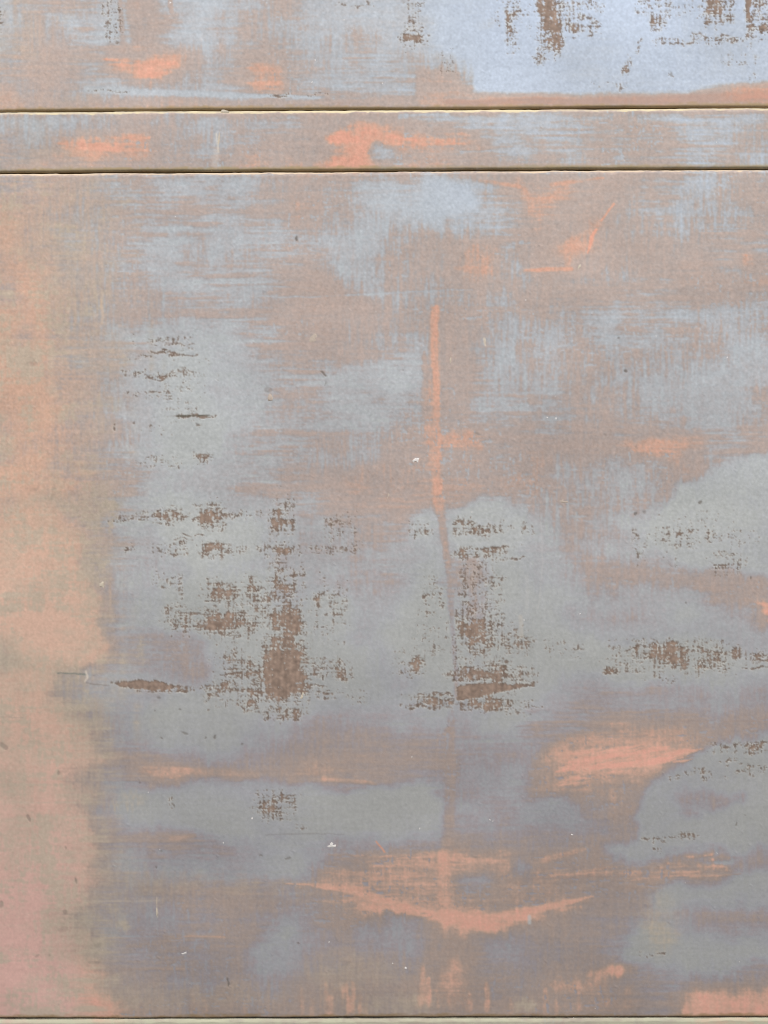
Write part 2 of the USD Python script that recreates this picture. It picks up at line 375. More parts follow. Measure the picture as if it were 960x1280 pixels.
STROKES = [
    # the long drip: orange above, thinning to mauve and lavender below
    (8.25, 1.0, [(544, 386, 6.5), (544, 440, 6.5), (545, 500, 6.5), (545, 560, 8), (547, 600, 7.5), (551, 640, 6)]),
    (7.8, .8, [(531, 440, 2), (534, 480, 8), (536, 520, 11), (538, 550, 10), (543, 585, 6)]),
    (8.0, .5, [(536, 525, 6), (540, 560, 7), (545, 590, 5)]),
    (7.4, .95, [(550, 622, 5.5), (554, 660, 5), (558, 690, 4.5), (561, 715, 4)]),
    (6.1, .9, [(561, 712, 4), (566, 760, 4), (568, 790, 3.5)]),
    (5.4, .9, [(568, 790, 3.5), (571, 830, 3.2), (571, 870, 3)]),
    (5.8, .8, [(565, 890, 4), (565, 920, 6)]),
    (7.2, .8, [(563, 915, 7), (563, 980, 8), (562, 1040, 7), (560, 1070, 8)]),
    (8.5, .8, [(556, 1070, 8), (556, 1110, 9), (553, 1150, 10)]),
    (7.0, .7, [(545, 1150, 8), (540, 1190, 9), (530, 1235, 10)]),
    # pale threads
    (3.9, .7, [(320, 370, 1.4), (420, 369, 1.4), (500, 364, 1.6), (590, 363, 1.2)]),
    (3.6, .7, [(180, 285, 4), (238, 285, 4)]),
    (3.9, .7, [(575, 190, 2), (640, 189, 2), (720, 188, 2)]),
    (3.9, .7, [(845, 191, 2.5), (960, 193, 3)]),
    (3.4, .9, [(110, 112, 5), (220, 116, 5), (320, 120, 3), (400, 122, 2)]),
    (4.0, .6, [(430, 460, 2.5), (515, 460, 3)]),
    (4.2, .6, [(640, 700, 2), (760, 702, 2)]),
    (4.0, .7, [(500, 143, 3), (560, 143, 3)]),
    # short bright streaks
    (9.0, .9, [(747, 287, 1.5), (741, 295, 2.5), (739, 305, 2), (735, 315, 1.2)]),
    (8.7, .8, [(768, 256, 1.5), (758, 268, 1.6), (752, 276, 1.2)]),
    (8.6, .7, [(655, 337, 3), (714, 337, 3)]),
    (8.0, .4, [(712, 302, 6), (711, 336, 4)]),
    (8.1, .6, [(570, 336, 4), (618, 337, 7)]),
    (8.0, .6, [(934, 322, 8), (933, 350, 7)]),
    (7.9, .4, [(935, 335, 6), (965, 335, 6)]),
    (8.5, .7, [(600, 226, 3), (650, 233, 3)]),
    (8.3, .6, [(690, 232, 4), (712, 228, 4), (755, 222, 2)]),
    (8.3, .6, [(655, 240, 8), (662, 262, 8)]),
    (8.2, .6, [(845, 552, 14), (875, 552, 12)]),
    (8.2, .7, [(212, 0, 3), (214, 14, 3)]),
    (7.6, .6, [(150, 0, 3), (154, 60, 6)]),
    (7.7, .6, [(165, 0, 10), (175, 62, 10)]),
    (7.9, .5, [(160, 1182, 3), (230, 1174, 2)]),
    (7.8, .6, [(150, 1211, 2), (235, 1211, 2)]),
    (7.9, .6, [(205, 1170, 1.6), (280, 1170, 1.6)]),
    (8.0, .6, [(215, 1048, 5), (245, 1044, 3)]),
    (7.7, .7, [(180, 962, 8), (320, 966, 6)]),
    (8.2, .5, [(218, 962, 5), (238, 962, 5)]),
    (8.3, .7, [(405, 975, 5), (470, 978, 3)]),
    (7.6, .6, [(400, 1092, 6), (520, 1098, 14), (560, 1108, 14)]),
    (8.2, .6, [(680, 1075, 5), (730, 1062, 4)]),
    (8.1, .6, [(690, 1094, 4), (800, 1092, 5)]),
]

for _x, _y0, _y1, _w, _v in ((376, 1238, 1264, 5, 8), (390, 1250, 1270, 4, 7.8), (408, 1230, 1266, 5, 8.2), (412, 1248, 1270, 6, 8.4), (440, 1228, 1262, 5, 8.3), (528, 1205, 1250, 5, 8.2), (536, 1222, 1255, 4, 8.3), (586, 1240, 1262, 4, 8.1), (609, 1228, 1262, 5, 8.5), (640, 1246, 1264, 3, 7.9), (682, 1236, 1266, 4, 8.1), (695, 1250, 1268, 4, 8), (722, 1240, 1264, 4, 7.9), (240, 1238, 1262, 5, 7.9), (255, 1246, 1266, 4, 7.8), (305, 1248, 1266, 4, 7.8)):
    STROKES.append((_v, .55, [(_x, _y0, _w * .7), (_x + 1, (_y0 + _y1) / 2, _w), (_x, _y1, _w * 1.1)]))
_r = np.random.default_rng(77)
STROKES.append((8.5, .85, [(358, 1106, 1), (400, 1106, 3.5), (440, 1111, 5), (480, 1126, 6), (520, 1140, 7), (560, 1149, 8), (610, 1149, 7), (660, 1140, 6), (705, 1129, 4), (742, 1121, 1.5)]))
for _ in range(90):          # the peach coat rubbed into short level streaks
    _x, _y, _l = _r.uniform(415, 565), _r.uniform(1066, 1136), _r.uniform(15, 60)
    STROKES.append((_r.uniform(7.7, 8.3), _r.uniform(.3, .65), [(_x - _l / 2, _y, .8), (_x, _y + _r.uniform(-1, 1), _r.uniform(1.2, 2.6)), (_x + _l / 2, _y, .8)]))
for _ in range(30):
    _x, _y, _l = _r.uniform(690, 920), _r.uniform(1080, 1100), _r.uniform(20, 70)
    STROKES.append((_r.uniform(7.5, 8.2), _r.uniform(.3, .6), [(_x - _l / 2, _y + 2, .8), (_x, _y, _r.uniform(1.2, 2.6)), (_x + _l / 2, _y - 2, .8)]))
for _ in range(70):
    _x = _r.uniform(700, 860)
    _y, _l = 950 - 0.13 * (_x - 780) + _r.normal(0, 9) * (1 - 0.6 * max(0, (_x - 780) / 100)), _r.uniform(12, 50)
    STROKES.append((_r.uniform(8.4, 9.1), _r.uniform(.4, .85), [(_x - _l / 2, _y + .08 * _l, .8), (_x, _y, _r.uniform(1.5, 3.6)), (_x + _l / 2, _y - .10 * _l, .8)]))
for _ in range(12):
    _x, _y = _r.uniform(710, 800), _r.uniform(945, 985)
    STROKES.append((7.3, _r.uniform(.4, .8), [(_x - 9, _y + 1, .8), (_x, _y, 2), (_x + 9, _y - 1, .8)]))
for _ in range(26):
    _x, _y, _l = _r.uniform(650, 900), _r.uniform(884, 926), _r.uniform(20, 90)
    STROKES.append((_r.uniform(7.0, 7.7), _r.uniform(.3, .6), [(_x - _l / 2, _y + 1, .8), (_x, _y, _r.uniform(1.2, 3.0)), (_x + _l / 2, _y - 1, .8)]))

# (x, y, half width, half height, how much is gone)
BARE = [
    # above the rail
    (517, 24, 13, 34, .42), (517, 48, 14, 8, .75), (527, 52, 10, 4, .5), (560, 78, 9, 14, .45),
    (640, 25, 13, 34, .38), (655, 18, 40, 26, .22), (688, 15, 14, 40, .78), (688, 52, 13, 14, .66), (674, 72, 9, 10, .42), (720, 30, 26, 12, .5), (728, 8, 26, 8, .4),
    (835, 8, 40, 14, .3), (822, 25, 9, 12, .55), (897, 14, 18, 18, .68), (890, 28, 10, 5, .5), (936, 12, 5, 34, .8), (948, 18, 12, 30, .45), (955, 36, 8, 8, .82),
    (885, 52, 66, 3.5, .5), (875, 48, 14, 6, .45), (922, 75, 22, 6, .4), (935, 96, 10, 5, .33), (785, 82, 4, 8, .6), (797, 62, 3, 10, .45), (758, 108, 22, 4, .28), (838, 93, 4, 7, .4),
    (140, 26, 12, 22, .42), (0, 26, 4, 14, .5), (445, 6, 20, 3, .42), (352, 120, 14, 2, .62), (400, 118, 16, 1.6, .4), (140, 114, 26, 1.8, .45),
    # upper left of the main panel
    (214, 428, 26, 8, .4), (164, 430, 3, 8, .35), (168, 466, 17, 4, .58), (190, 467, 22, 3, .38), (212, 468, 12, 4, .5), (236, 466, 15, 6, .55), (235, 482, 13, 16, .3), (238, 508, 9, 6, .55),
    (190, 493, 28, 4, .34), (225, 470, 50, 50, .13), (243, 519, 22, 2, .82), (246, 529, 4, 4, .5), (205, 530, 55, 25, .14),
    (253, 573, 12, 7, .68), (196, 577, 28, 8, .33), (141, 532, 2.5, 5, .45),
    (164, 644, 16, 4, .52), (206, 645, 17, 9, .66), (190, 643, 30, 4, .42), (262, 645, 17, 15, .78), (262, 632, 20, 10, .35), (265, 662, 18, 9, .3), (300, 646, 28, 6, .42), (324, 647, 8, 4, .4),
    (162, 684, 12, 5, .34), (212, 686, 26, 11, .3), (265, 687, 18, 9, .7), (298, 687, 24, 6, .43), (322, 688, 14, 3, .42),
    (352, 646, 15, 20, .62), (345, 650, 6, 18, .78), (354, 687, 19, 9, .78), (350, 708, 14, 11, .46), (356, 738, 20, 20, .66), (347, 738, 7, 20, .78), (357, 778, 22, 20, .84), (355, 800, 17, 16, .7), (355, 840, 27, 34, 1.0), (352, 892, 26, 9, .66), (372, 740, 12, 30, .4),
    (282, 741, 28, 14, .68), (272, 742, 12, 8, .82), (316, 741, 20, 16, .52), (283, 776, 32, 18, .68), (270, 780, 16, 10, .82), (300, 778, 12, 14, .7), (330, 765, 14, 30, .4), (222, 775, 18, 16, .42), (225, 735, 5, 24, .36), (205, 722, 16, 12, .24),
    (400, 745, 3, 28, .48), (410, 765, 24, 36, .27), (425, 736, 3, 8, .42), (375, 716, 3, 5, .6),
    (357, 765, 17, 50, .6), (346, 700, 7, 70, .5), (290, 860, 36, 9, .6), (318, 846, 22, 18, .6), (300, 830, 36, 22, .3), (320, 868, 40, 10, .62), (300, 880, 40, 9, .36),
    (398, 838, 5, 9, .66), (420, 841, 16, 8, .7), (408, 834, 26, 11, .42), (420, 868, 36, 9, .3), (460, 878, 20, 2, .36),
    (425, 658, 22, 14, .4), (432, 685, 15, 6, .64), (412, 686, 28, 5, .4), (425, 668, 20, 24, .22),
    (520, 832, 8, 10, .64), (512, 830, 20, 20, .32), (540, 800, 28, 18, .28), (535, 870, 30, 4, .55), (545, 877, 18, 7, .74), (520, 880, 24, 4, .5), (542, 808, 4, 5, .5), (540, 745, 16, 26, .24),
    (600, 659, 30, 8, .6), (572, 660, 6, 10, .66), (610, 660, 14, 9, .66), (600, 693, 30, 8, .52), (525, 661, 14, 10, .34), (660, 663, 10, 8, .33),
    (600, 740, 28, 40, .36), (580, 740, 6, 40, .46), (598, 785, 30, 16, .74), (583, 788, 12, 12, .85), (605, 802, 36, 10, .68), (600, 825, 34, 12, .45), (605, 842, 40, 9, .78), (618, 840, 44, 7, .5), (612, 882, 42, 7, .72), (640, 845, 22, 6, .56), (652, 806, 12, 8, .5), (640, 800, 26, 20, .3), (655, 885, 14, 4, .36),
    (645, 890, 18, 5, .32),
    # right
    (836, 820, 24, 13, .8), (848, 818, 14, 16, .72), (806, 815, 20, 14, .52), (822, 812, 20, 10, .66), (885, 817, 30, 14, .5), (880, 830, 14, 10, .44), (917, 815, 9, 9, .55), (947, 822, 14, 9, .72), (766, 836, 8, 5, .68), (770, 818, 10, 16, .4), (790, 834, 14, 5, .44), (832, 850, 18, 5, .3), (715, 812, 16, 12, .34), (688, 812, 12, 10, .28), (912, 832, 4, 5, .5), (860, 838, 60, 10, .2),
    (845, 670, 26, 14, .38), (890, 671, 8, 7, .52), (908, 704, 24, 14, .34), (836, 690, 8, 18, .33), (793, 668, 7, 8, .45), (800, 690, 10, 16, .3), (930, 672, 20, 10, .26), (870, 655, 60, 20, .15),
    (944, 933, 16, 5, .78), (925, 931, 34, 2, .5), (945, 942, 18, 3, .4), (946, 960, 16, 6, .46), (915, 930, 30, 2, .4), (865, 970, 34, 3, .42), (875, 965, 14, 5, .34), (905, 938, 30, 4, .25),
    (345, 1006, 24, 18, .45), (336, 1010, 10, 7, .58), (378, 1034, 10, 4, .45), (215, 1003, 4, 9, .4),
    (835, 1047, 26, 4, .5), (860, 1043, 12, 3, .5), (808, 1053, 8, 3, .4), (820, 1192, 17, 2, .6), (806, 1192, 5, 4, .6), (370, 1035, 8, 4, .35), (820, 1062, 4, 3, .5),
    (600, 1000, 500, 500, .02),
]
_r = np.random.default_rng(78)
for _x0, _x1, _y0, _y1, _n in ((500, 562, 862, 886, 9), (572, 668, 834, 890, 16), (575, 640, 770, 815, 8), (255, 325, 835, 885, 12), (325, 385, 800, 900, 10), (250, 340, 730, 795, 10), (760, 955, 806, 836, 12), (815, 955, 44, 56, 8), (590, 645, 650, 700, 6), (150, 320, 640, 690, 10), (905, 960, 928, 966, 6), (180, 240, 425, 475, 6)):
    for _ in range(_n):          # single level scratches down to the bare
        BARE.append((_r.uniform(_x0, _x1), _r.uniform(_y0, _y1), _r.uniform(6, 22), _r.uniform(0.9, 1.5), _r.uniform(.5, .85)))
BARE_AREAS = [
    (1.0, 0.9, [(133, 850), (150, 850), (175, 849), (200, 851), (214, 855), (216, 861), (190, 862), (160, 859), (140, 854)]),
    (.66, 1.6, [(210, 855), (245, 859), (243, 864), (205, 865), (160, 864)]),
    (1.0, 1.2, [(571, 856), (600, 854), (640, 856), (668, 857), (668, 861), (630, 865), (600, 872), (571, 876)]),
    (.6, 1.5, [(571, 874), (600, 872), (650, 877), (640, 884), (571, 888)]),
]
# olive grime on the left: (x, y, half width, half height, strength)
FILM = [
    (14, 826, 34, 30, .95), (30, 850, 40, 26, .6), (82, 846, 34, 18, .75), (80, 870, 28, 26, .55), (6, 930, 14, 30, .6), (20, 1010, 24, 90, .7), (100, 1170, 44, 46, .75), (110, 1190, 24, 20, .6), (120, 970, 26, 60, .45), (60, 630, 60, 12, .7), (60, 640, 20, 40, .4), (10, 690, 10, 60, .5), (70, 1010, 10, 18, .3),
    (50, 300, 60, 40, .45), (90, 340, 40, 50, .5), (110, 440, 50, 50, .4), (40, 450, 10, 20, .5), (66, 600, 8, 30, .55), (110, 250, 50, 30, .4), (140, 1080, 30, 30, .4), (150, 1120, 60, 14, .35), (100, 1240, 60, 14, .3), (230, 1100, 90, 14, .35), (320, 1108, 60, 12, .3), (220, 1245, 120, 16, .35), (480, 1255, 60, 14, .5), (440, 1215, 60, 22, .4), (820, 1165, 22, 24, .8), (658, 1258, 12, 12, .7),
    (20, 40, 30, 60, .3), (160, 1095, 20, 14, .4), (70, 190, 50, 12, .3), (90, 270, 60, 30, .35), (820, 1140, 30, 20, .4),
]
_r = np.random.default_rng(79)
for _ in range(120):
    _y = _r.uniform(225, 1270)
    FILM.append((_r.normal(104, 30) if _r.random() < .7 else _r.uniform(0, 110), _y, _r.uniform(5, 26), _r.uniform(4, 16), _r.uniform(.3, .85)))
# dark pits: (x, y, rx, ry, strength)
DOTS = [
    (407, 467, 3.5, 2, .8), (406, 478, 1.5, 2, .5), (373, 300, 2, 2, .9), (783, 465, 3, 3, .85), (773, 422, 2, 1.5, .6), (793, 644, 2.5, 2.5, .8), (872, 627, 3.5, 3, .75), (937, 721, 2.2, 2.2, .7), (267, 918, 2.5, 4.5, .75), (254, 926, 2, 2.5, .6), (229, 917, 4, 2, .55), (204, 924, 1.8, 1.8, .6),
    (174, 979, 2, 2, .6), (216, 1006, 1.5, 4, .7), (34, 1024, 3, 5, .75), (72, 964, 2.5, 2.5, .6), (81, 1060, 2, 3, .6), (96, 1102, 2, 4, .7), (4, 931, 5, 4, .6), (2, 1130, 5, 5, .5), (81, 1141, 4, 3, .6), (43, 1193, 3, 2, .5), (62, 1193, 2.5, 2, .4), (285, 1227, 1.6, 5, .8), (195, 1083, 1.6, 1.6, .7), (200, 1062, 2.5, 2, .55),
    (374, 1180, 3, 1.6, .6), (325, 1070, 3, 1.5, .5), (361, 1071, 3, 1.5, .5), (917, 1028, 1.6, 4, .7), (931, 1018, 3, 1, .5), (838, 93, 1.8, 5, .5), (858, 758, 2, 1.5, .7), (302, 932, 1.5, 2, .6), (192, 889, 1.5, 1.5, .6), (226, 884, 2, 2, .6), (198, 870, 2, 3, .5), (116, 843, 3, 1.2, .4), (118, 1202, 7, 3, .35), (80, 1160, 7, 4, .3), (122, 1180, 6, 4, .3),
    (141, 532, 2, 4, .5), (246, 528, 2.5, 2, .6), (805, 640, 4, 2, .45), (795, 560, 1.5, 1.5, .3), (502, 462, 1.6, 1.6, .4), (336, 486, 4, 5, .3), (756, 543, 2.5, 2, .3), (597, 544, 3, 2, .35),
    (43, 610, 5, 4, .3), (65, 615, 4, 12, .2), (40, 452, 6, 8, .22),
]
# thin marks: (colour, strength, [(x, y, half width) ...])
SCRATCHES = [
    ((176, 142, 128), .55, [(560, 128, 4), (720, 127, 5.5), (860, 124, 7), (990, 119, 10)]),
    ((104, 114, 108), .6, [(72, 842, .9), (108, 842, 1.1)]),
    ((110, 104, 98), .4, [(108, 853, .7), (136, 856, .9)]),
    ((120, 114, 112), .32, [(330, 1045, .8), (380, 1043, 1.1), (430, 1043, .7)]),
    ((92, 88, 78), .8, [(222, 520, 1.2), (262, 519, 1.0)]),
    ((140, 130, 124), .3, [(0, 896, .7), (30, 897, .8)]),
    ((215, 185, 155), .35, [(127, 375, 1.8), (128, 405, 2.2)]),
    ((216, 198, 170), .5, [(196, 1122, .9), (196, 1147, .7)]),
    ((205, 168, 145), .4, [(230, 1170, 1.2), (280, 1170, 1)]),
    ((205, 190, 168), .2, [(105, 1128, 1.4), (200, 1126, 1.4)]),
    ((222, 214, 196), .5, [(271, 168, 1.2), (274, 190, 1.5)]),
    ((210, 200, 190), .3, [(272, 188, 4), (270, 206, 5)]),
    ((228, 214, 190), .6, [(605, 424, 1.2), (606, 432, 1.2)]),
    ((226, 214, 196), .6, [(108, 838, 1), (110, 846, 2), (107, 852, 1)]),
    ((196, 192, 188), .25, [(676, 640, 1), (677, 700, 1.2), (672, 760, 1)]),
    ((192, 190, 186), .22, [(720, 640, 1), (722, 690, 1)]),
    ((192, 190, 184), .22, [(656, 722, 3), (658, 760, 2)]),
    ((204, 190, 168), .25, [(650, 770, 3), (652, 795, 3)]),
    ((190, 196, 198), .6, [(662, 1146, 3), (662, 1154, 2.5)]),
    ((150, 132, 124), .3, [(640, 1098, .8), (790, 1097, .8), (900, 1090, .7)]),
    ((150, 132, 124), .3, [(800, 902, .8), (960, 902, .8)]),
    ((222, 150, 118), .7, [(470, 1052, 1), (480, 1064, 1.2)]),
]


# ---8<--- geometry
R = 4.3                          # slight bulge added to the wall so its light falls off downwards
VC = 0.04                        # height above the picture's centre where it stands plumb
TO_CAM = np.linalg.inv(CAM)


def surface(x, v, d=0.0):
    """Points of the wall at x and the length v up its curve, d metres behind its face."""
    a = (v - VC) / R
    y = R * (1 - np.cos(a)) - R * (1 - math.cos(VC / R))
    z = R * np.sin(a) + R * math.sin(VC / R)
    return np.stack(np.broadcast_arrays(x, y + d * np.cos(a), ZC + z - d * np.sin(a)), -1)


def photo(p):
    """Where the paint field is read for a point of the wall, in photograph pixels (the camera is used once, here, to undo its own slant)."""
    q = p @ TO_CAM[:3, :3].T + TO_CAM[:3, 3]
    k = 48.0 / 36.0 * 960
    return 480 + k * q[..., 0] / -q[..., 2], 640 - k * q[..., 1] / -q[..., 2]


def v_at(y):
    """The height up the wall that shows at row y in the middle of the picture."""
    v = np.linspace(-1, 1, 20001)
    return float(np.interp(-y, -photo(surface(0.0, v))[1], v))


field = Field().build()
rng = np.random.default_rng(7)
M = 0.001
xs = np.unique(np.round(np.concatenate([np.linspace(-0.80, -0.47, 45), np.arange(-0.47, 0.4701, 1.0 * M), np.linspace(0.47, 0.80, 45)]), 6))


def wobble(seed, amp, scale):
    r = np.random.default_rng(seed)
    t = np.arange(-1.0, 1.0, 0.001)
    n = gaussian_filter1d(r.standard_normal(len(t)), scale)
    return np.interp(xs, t, n / n.std() * amp)


# paint: vertex pigment x fine grain; matt, chalky
paint = usdkit.material(stage, "/World/Looks/worn_paint", {
    "pig": ("attribute", {"attribute": "pigment"}),
    "geo": ("geometry", {}),
    "grain": ("noise_texture", {"scale": 900.0, "detail": 3.0, "roughness": 0.6}),
    "gr": ("map_range", {"from_min": 0.3, "from_max": 0.7, "to_min": 0.975, "to_max": 1.025}),
    "mul": ("mix_color", {"blend_type": "multiply", "fac": 1.0, "use_clamp": False}),
    "cmb": ("combine_xyz", {}),
    "rough": ("map_range", {"from_min": 0.3, "from_max": 0.7, "to_min": 0.72, "to_max": 0.9}),
    "bmp": ("bump", {"strength": 0.2, "distance": 0.0006}),
    "p": ("principled_bsdf", {"specular_ior_level": 0.25}),
}, [("geo.position", "grain.vector"), ("grain.fac", "gr.value"), ("gr.result", "cmb.x"), ("gr.result", "cmb.y"), ("gr.result", "cmb.z"),
    ("pig.color", "mul.a"), ("cmb.vector", "mul.b"), ("mul.result", "p.base_color"), ("grain.fac", "rough.value"), ("rough.result", "p.roughness"),
    ("grain.fac", "bmp.height"), ("bmp.normal", "p.normal")], surface="p.BSDF")
dark = usdkit.material(stage, "/World/Looks/old_timber", {
    "geo": ("geometry", {}), "n": ("noise_texture", {"scale": 120.0, "detail": 4.0}),
    "r": ("rgb_ramp", {"ramp": [(0.3, (0.05, 0.04, 0.028)), (0.7, (0.10, 0.08, 0.05))]}),
    "p": ("principled_bsdf", {"roughness": 0.95})}, [("geo.position", "n.vector"), ("n.fac", "r.fac"), ("r.color", "p.base_color")], surface="p.BSDF")


def flake_mat(name, col):
    return usdkit.material(stage, "/World/Looks/" + name, {
        "geo": ("geometry", {}), "n": ("noise_texture", {"scale": 700.0, "detail": 2.0}),
        "r": ("rgb_ramp", {"ramp": [(0.3, tuple(c * 0.85 for c in col)), (0.7, col)]}),
        "p": ("principled_bsdf", {"roughness": 0.6})}, [("geo.position", "n.vector"), ("n.fac", "r.fac"), ("r.color", "p.base_color")], surface="p.BSDF")


GAIN = 1.0                       # how much light the wall gets back, against its pigments


def srgb(c):
    c = np.asarray(c) / 255.0
    return np.where(c <= 0.04045, c / 12.92, ((c + 0.055) / 1.055) ** 2.4)


def say(prim, **kw):
    for k, t in kw.items():
        prim.SetCustomDataByKey(k, t)


wall = UsdGeom.Xform.Define(stage, "/World/panelled_wall")
say(wall.GetPrim(), label="weathered blue, grey and salmon painted wall of wide panels with one narrow rail", category="wall", kind="thing")


def board(name, y_top, y_bot, label, seed, edge, edge_w, under, top_chamfer=4.4, gap=0.5):
    vt, vb = v_at(y_top), v_at(y_bot)
    L = vt - vb
    mm = np.array([0, .35, .7, 1.1, 1.5, 1.9, 2.3, 2.7, 3.1, 3.5, 3.9, 4.4, 5.0, 5.8, 6.8]) * M
    bb = np.array([0, .15, .4, .8, 1.2, 1.6, 2.1, 2.6, 3.1, 3.6, 4.2, 4.9, 5.6, 6.4, 7.3]) * M
    lo, hi = v_at(1310), v_at(-30)
    inner = [vt - mm[-1]]
    while inner[-1] > vb + bb[-1] + 1.1 * M:
        inner.append(inner[-1] - (1.0 * M if lo < inner[-1] < hi else 6 * M))
    rows = np.concatenate([vt - mm, inner[1:], (vb + bb)[::-1]])
    tt, tb = vt - rows, rows - vb
    top_w = wobble(seed, 0.22 * M, 12) + wobble(seed + 1, 0.10 * M, 2)
    bot_w = wobble(seed + 6, 0.28 * M, 70) + wobble(seed + 2, 0.22 * M, 14) + wobble(seed + 3, 0.08 * M, 3)
    V = rows[:, None] + top_w[None] * np.exp(-tt / (6 * M))[:, None] + bot_w[None] * np.exp(-tb / (6 * M))[:, None]
    Xg = np.broadcast_to(xs[None], V.shape)
    jr = np.random.default_rng(seed + 9)
    free = ((tt > 7 * M) & (tb > 7.5 * M))[:, None] & ((xs > -0.47) & (xs < 0.47))[None]
    Xg = Xg + free * jr.uniform(-.4, .4, V.shape) * M
    V = V + free * jr.uniform(-.4, .4, V.shape) * M
    flat = surface(Xg, V)
    px, py = photo(flat)
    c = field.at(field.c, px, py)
    thin = field.at(field.thin, px, py)
    # the edges: a worn upper arris with light painted in and a rolled lower one
    cw = top_chamfer * M * (1 + wobble(seed + 4, 0.10, 5))[None]
    a = np.clip(1 - tt[:, None] / cw, 0, 1)
    r = 3.2 * M
    b = np.clip(1 - tb[:, None] / r, 0, 1)
    depth = 1.5 * M * a ** 1.3 + (r - np.sqrt(np.maximum(r * r - (b * r) ** 2, 0))) * np.ones_like(V)
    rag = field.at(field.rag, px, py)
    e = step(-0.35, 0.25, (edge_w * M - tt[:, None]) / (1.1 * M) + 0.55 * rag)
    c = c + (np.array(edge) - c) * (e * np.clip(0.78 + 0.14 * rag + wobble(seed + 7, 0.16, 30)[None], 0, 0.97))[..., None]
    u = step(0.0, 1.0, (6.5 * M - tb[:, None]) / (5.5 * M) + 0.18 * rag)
    c = c + (np.array(under) - c) * (u * 0.75)[..., None]  # olive stain on the underside, with the groove's shade painted in
    wave = 0.10 * field.at(field.wave, px, py)
    P = surface(Xg, V, depth + (thin + wave) * M)
    ny, nx = V.shape
    idx = np.arange(ny * nx).reshape(ny, nx)
    q = np.stack([idx[:-1, :-1], idx[1:, :-1], idx[1:, 1:], idx[:-1, 1:]], -1).reshape(-1, 4)
    pts = P.reshape(-1, 3)
    col = (srgb(c) * GAIN).reshape(-1, 3)
    # edges turned back to a flange behind
    ring = np.concatenate([idx[0, ::-1], idx[1:, 0], idx[-1, 1:], idx[-2:0:-1, -1]])
    back = pts[ring] + np.array([0, 0.012, 0])
    k0, n = len(pts), len(ring)
    nxt = np.roll(np.arange(n), -1)
    skirt = np.stack([ring, k0 + np.arange(n), k0 + nxt, ring[nxt]], -1)[:, ::-1]
    pts = np.vstack([pts, back])
    col = np.vstack([col, col[ring] * 0.6])
    faces = np.vstack([q, skirt])
    tri = np.vstack([faces[:, [0, 1, 2]], faces[:, [0, 2, 3]]])
    f0 = trimesh.Trimesh(pts, tri, process=False)
    mid = f0.face_normals[len(q) // 2 + nx // 2]
    if mid[1] > 0:
        tri = tri[:, ::-1]
    mesh = usdkit.mesh(stage, f"/World/panelled_wall/{name}", (pts, tri), paint, smooth=True)
    UsdGeom.PrimvarsAPI(mesh).CreatePrimvar("pigment", Sdf.ValueTypeNames.Color3fArray, "vertex").Set(Vt.Vec3fArray.FromNumpy(col.astype(np.float32)))
    say(mesh.GetPrim(), label=label)


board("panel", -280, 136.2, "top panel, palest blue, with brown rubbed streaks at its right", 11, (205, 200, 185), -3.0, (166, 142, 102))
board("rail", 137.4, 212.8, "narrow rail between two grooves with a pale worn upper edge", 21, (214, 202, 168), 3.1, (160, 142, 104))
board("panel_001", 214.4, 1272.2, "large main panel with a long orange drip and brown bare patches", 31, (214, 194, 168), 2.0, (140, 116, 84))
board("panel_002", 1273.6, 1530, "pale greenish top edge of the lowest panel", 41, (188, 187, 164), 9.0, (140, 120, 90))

# what the panels are fixed to, seen only as the dark of the grooves
gv = np.linspace(v_at(1525), v_at(-275), 60)
gx = np.linspace(-0.79, 0.79, 12)
G0, G1 = surface(gx[None], gv[:, None], 0.009), surface(gx[None], gv[:, None], 0.03)
ny, nx = len(gv), len(gx)
idx = np.arange(ny * nx).reshape(ny, nx)
q = np.stack([idx[:-1, :-1], idx[:-1, 1:], idx[1:, 1:], idx[1:, :-1]], -1).reshape(-1, 4)
ring = np.concatenate([idx[0, ::-1], idx[1:, 0], idx[-1, 1:], idx[-2:0:-1, -1]])
sk = np.stack([ring, np.roll(ring, -1), np.roll(ring, -1) + ny * nx, ring + ny * nx], -1)
usdkit.mesh(stage, "/World/panelled_wall/backing", (np.vstack([G0.reshape(-1, 3), G1.reshape(-1, 3)]), np.vstack([q, q[:, ::-1] + ny * nx, sk])), dark)

# ------------------------------------------------------------------ paint flakes, drips and bits stuck to the face
def pos(x, y, d=0.0):
    """The wall's point that shows at photograph pixel (x, y)."""
    X, v = (x - 480) * S, v_at(y)
    for _ in range(4):
        px, py = (float(k) for k in photo(surface(X, v)))
        X, v = X + (x - px) * S, v - (y - py) * S
    return surface(X, v, d)


def flake(x, y, rx, ry, seed, turn=0.0, lift=0.5):
    """A small torn flake, rx by ry pixels, standing lift times its lesser radius off the face."""
    r = np.random.default_rng(seed)
    m = trimesh.creation.icosphere(1)
    v = np.array(m.vertices)
    v *= 1 + 0.28 * r.standard_normal((len(v), 1))
    v = v * np.array([rx, min(rx, ry) * lift * 0.6, ry]) * S
    c, s_ = math.cos(turn), math.sin(turn)
    v = np.stack([v[:, 0] * c - v[:, 2] * s_, v[:, 1], v[:, 0] * s_ + v[:, 2] * c], 1)
    return trimesh.Trimesh(v + pos(x, y), m.faces, process=False)


white = flake_mat("pale_flake", (0.74, 0.71, 0.68))
cream = flake_mat("cream_flake", (0.60, 0.53, 0.42))
tan = flake_mat("tan_flake", (0.50, 0.42, 0.35))
orange = flake_mat("orange_flake", (0.72, 0.42, 0.24))


def chip(parent, name, x, y, rx, ry, mat, seed, turn=0.0, lift=0.4, label=None):
    p = usdkit.mesh(stage, f"/World/panelled_wall/{parent}/{name}", flake(x, y, rx, ry, seed, turn, lift), mat, smooth=40)
    if label:
        say(p.GetPrim(), label=label)


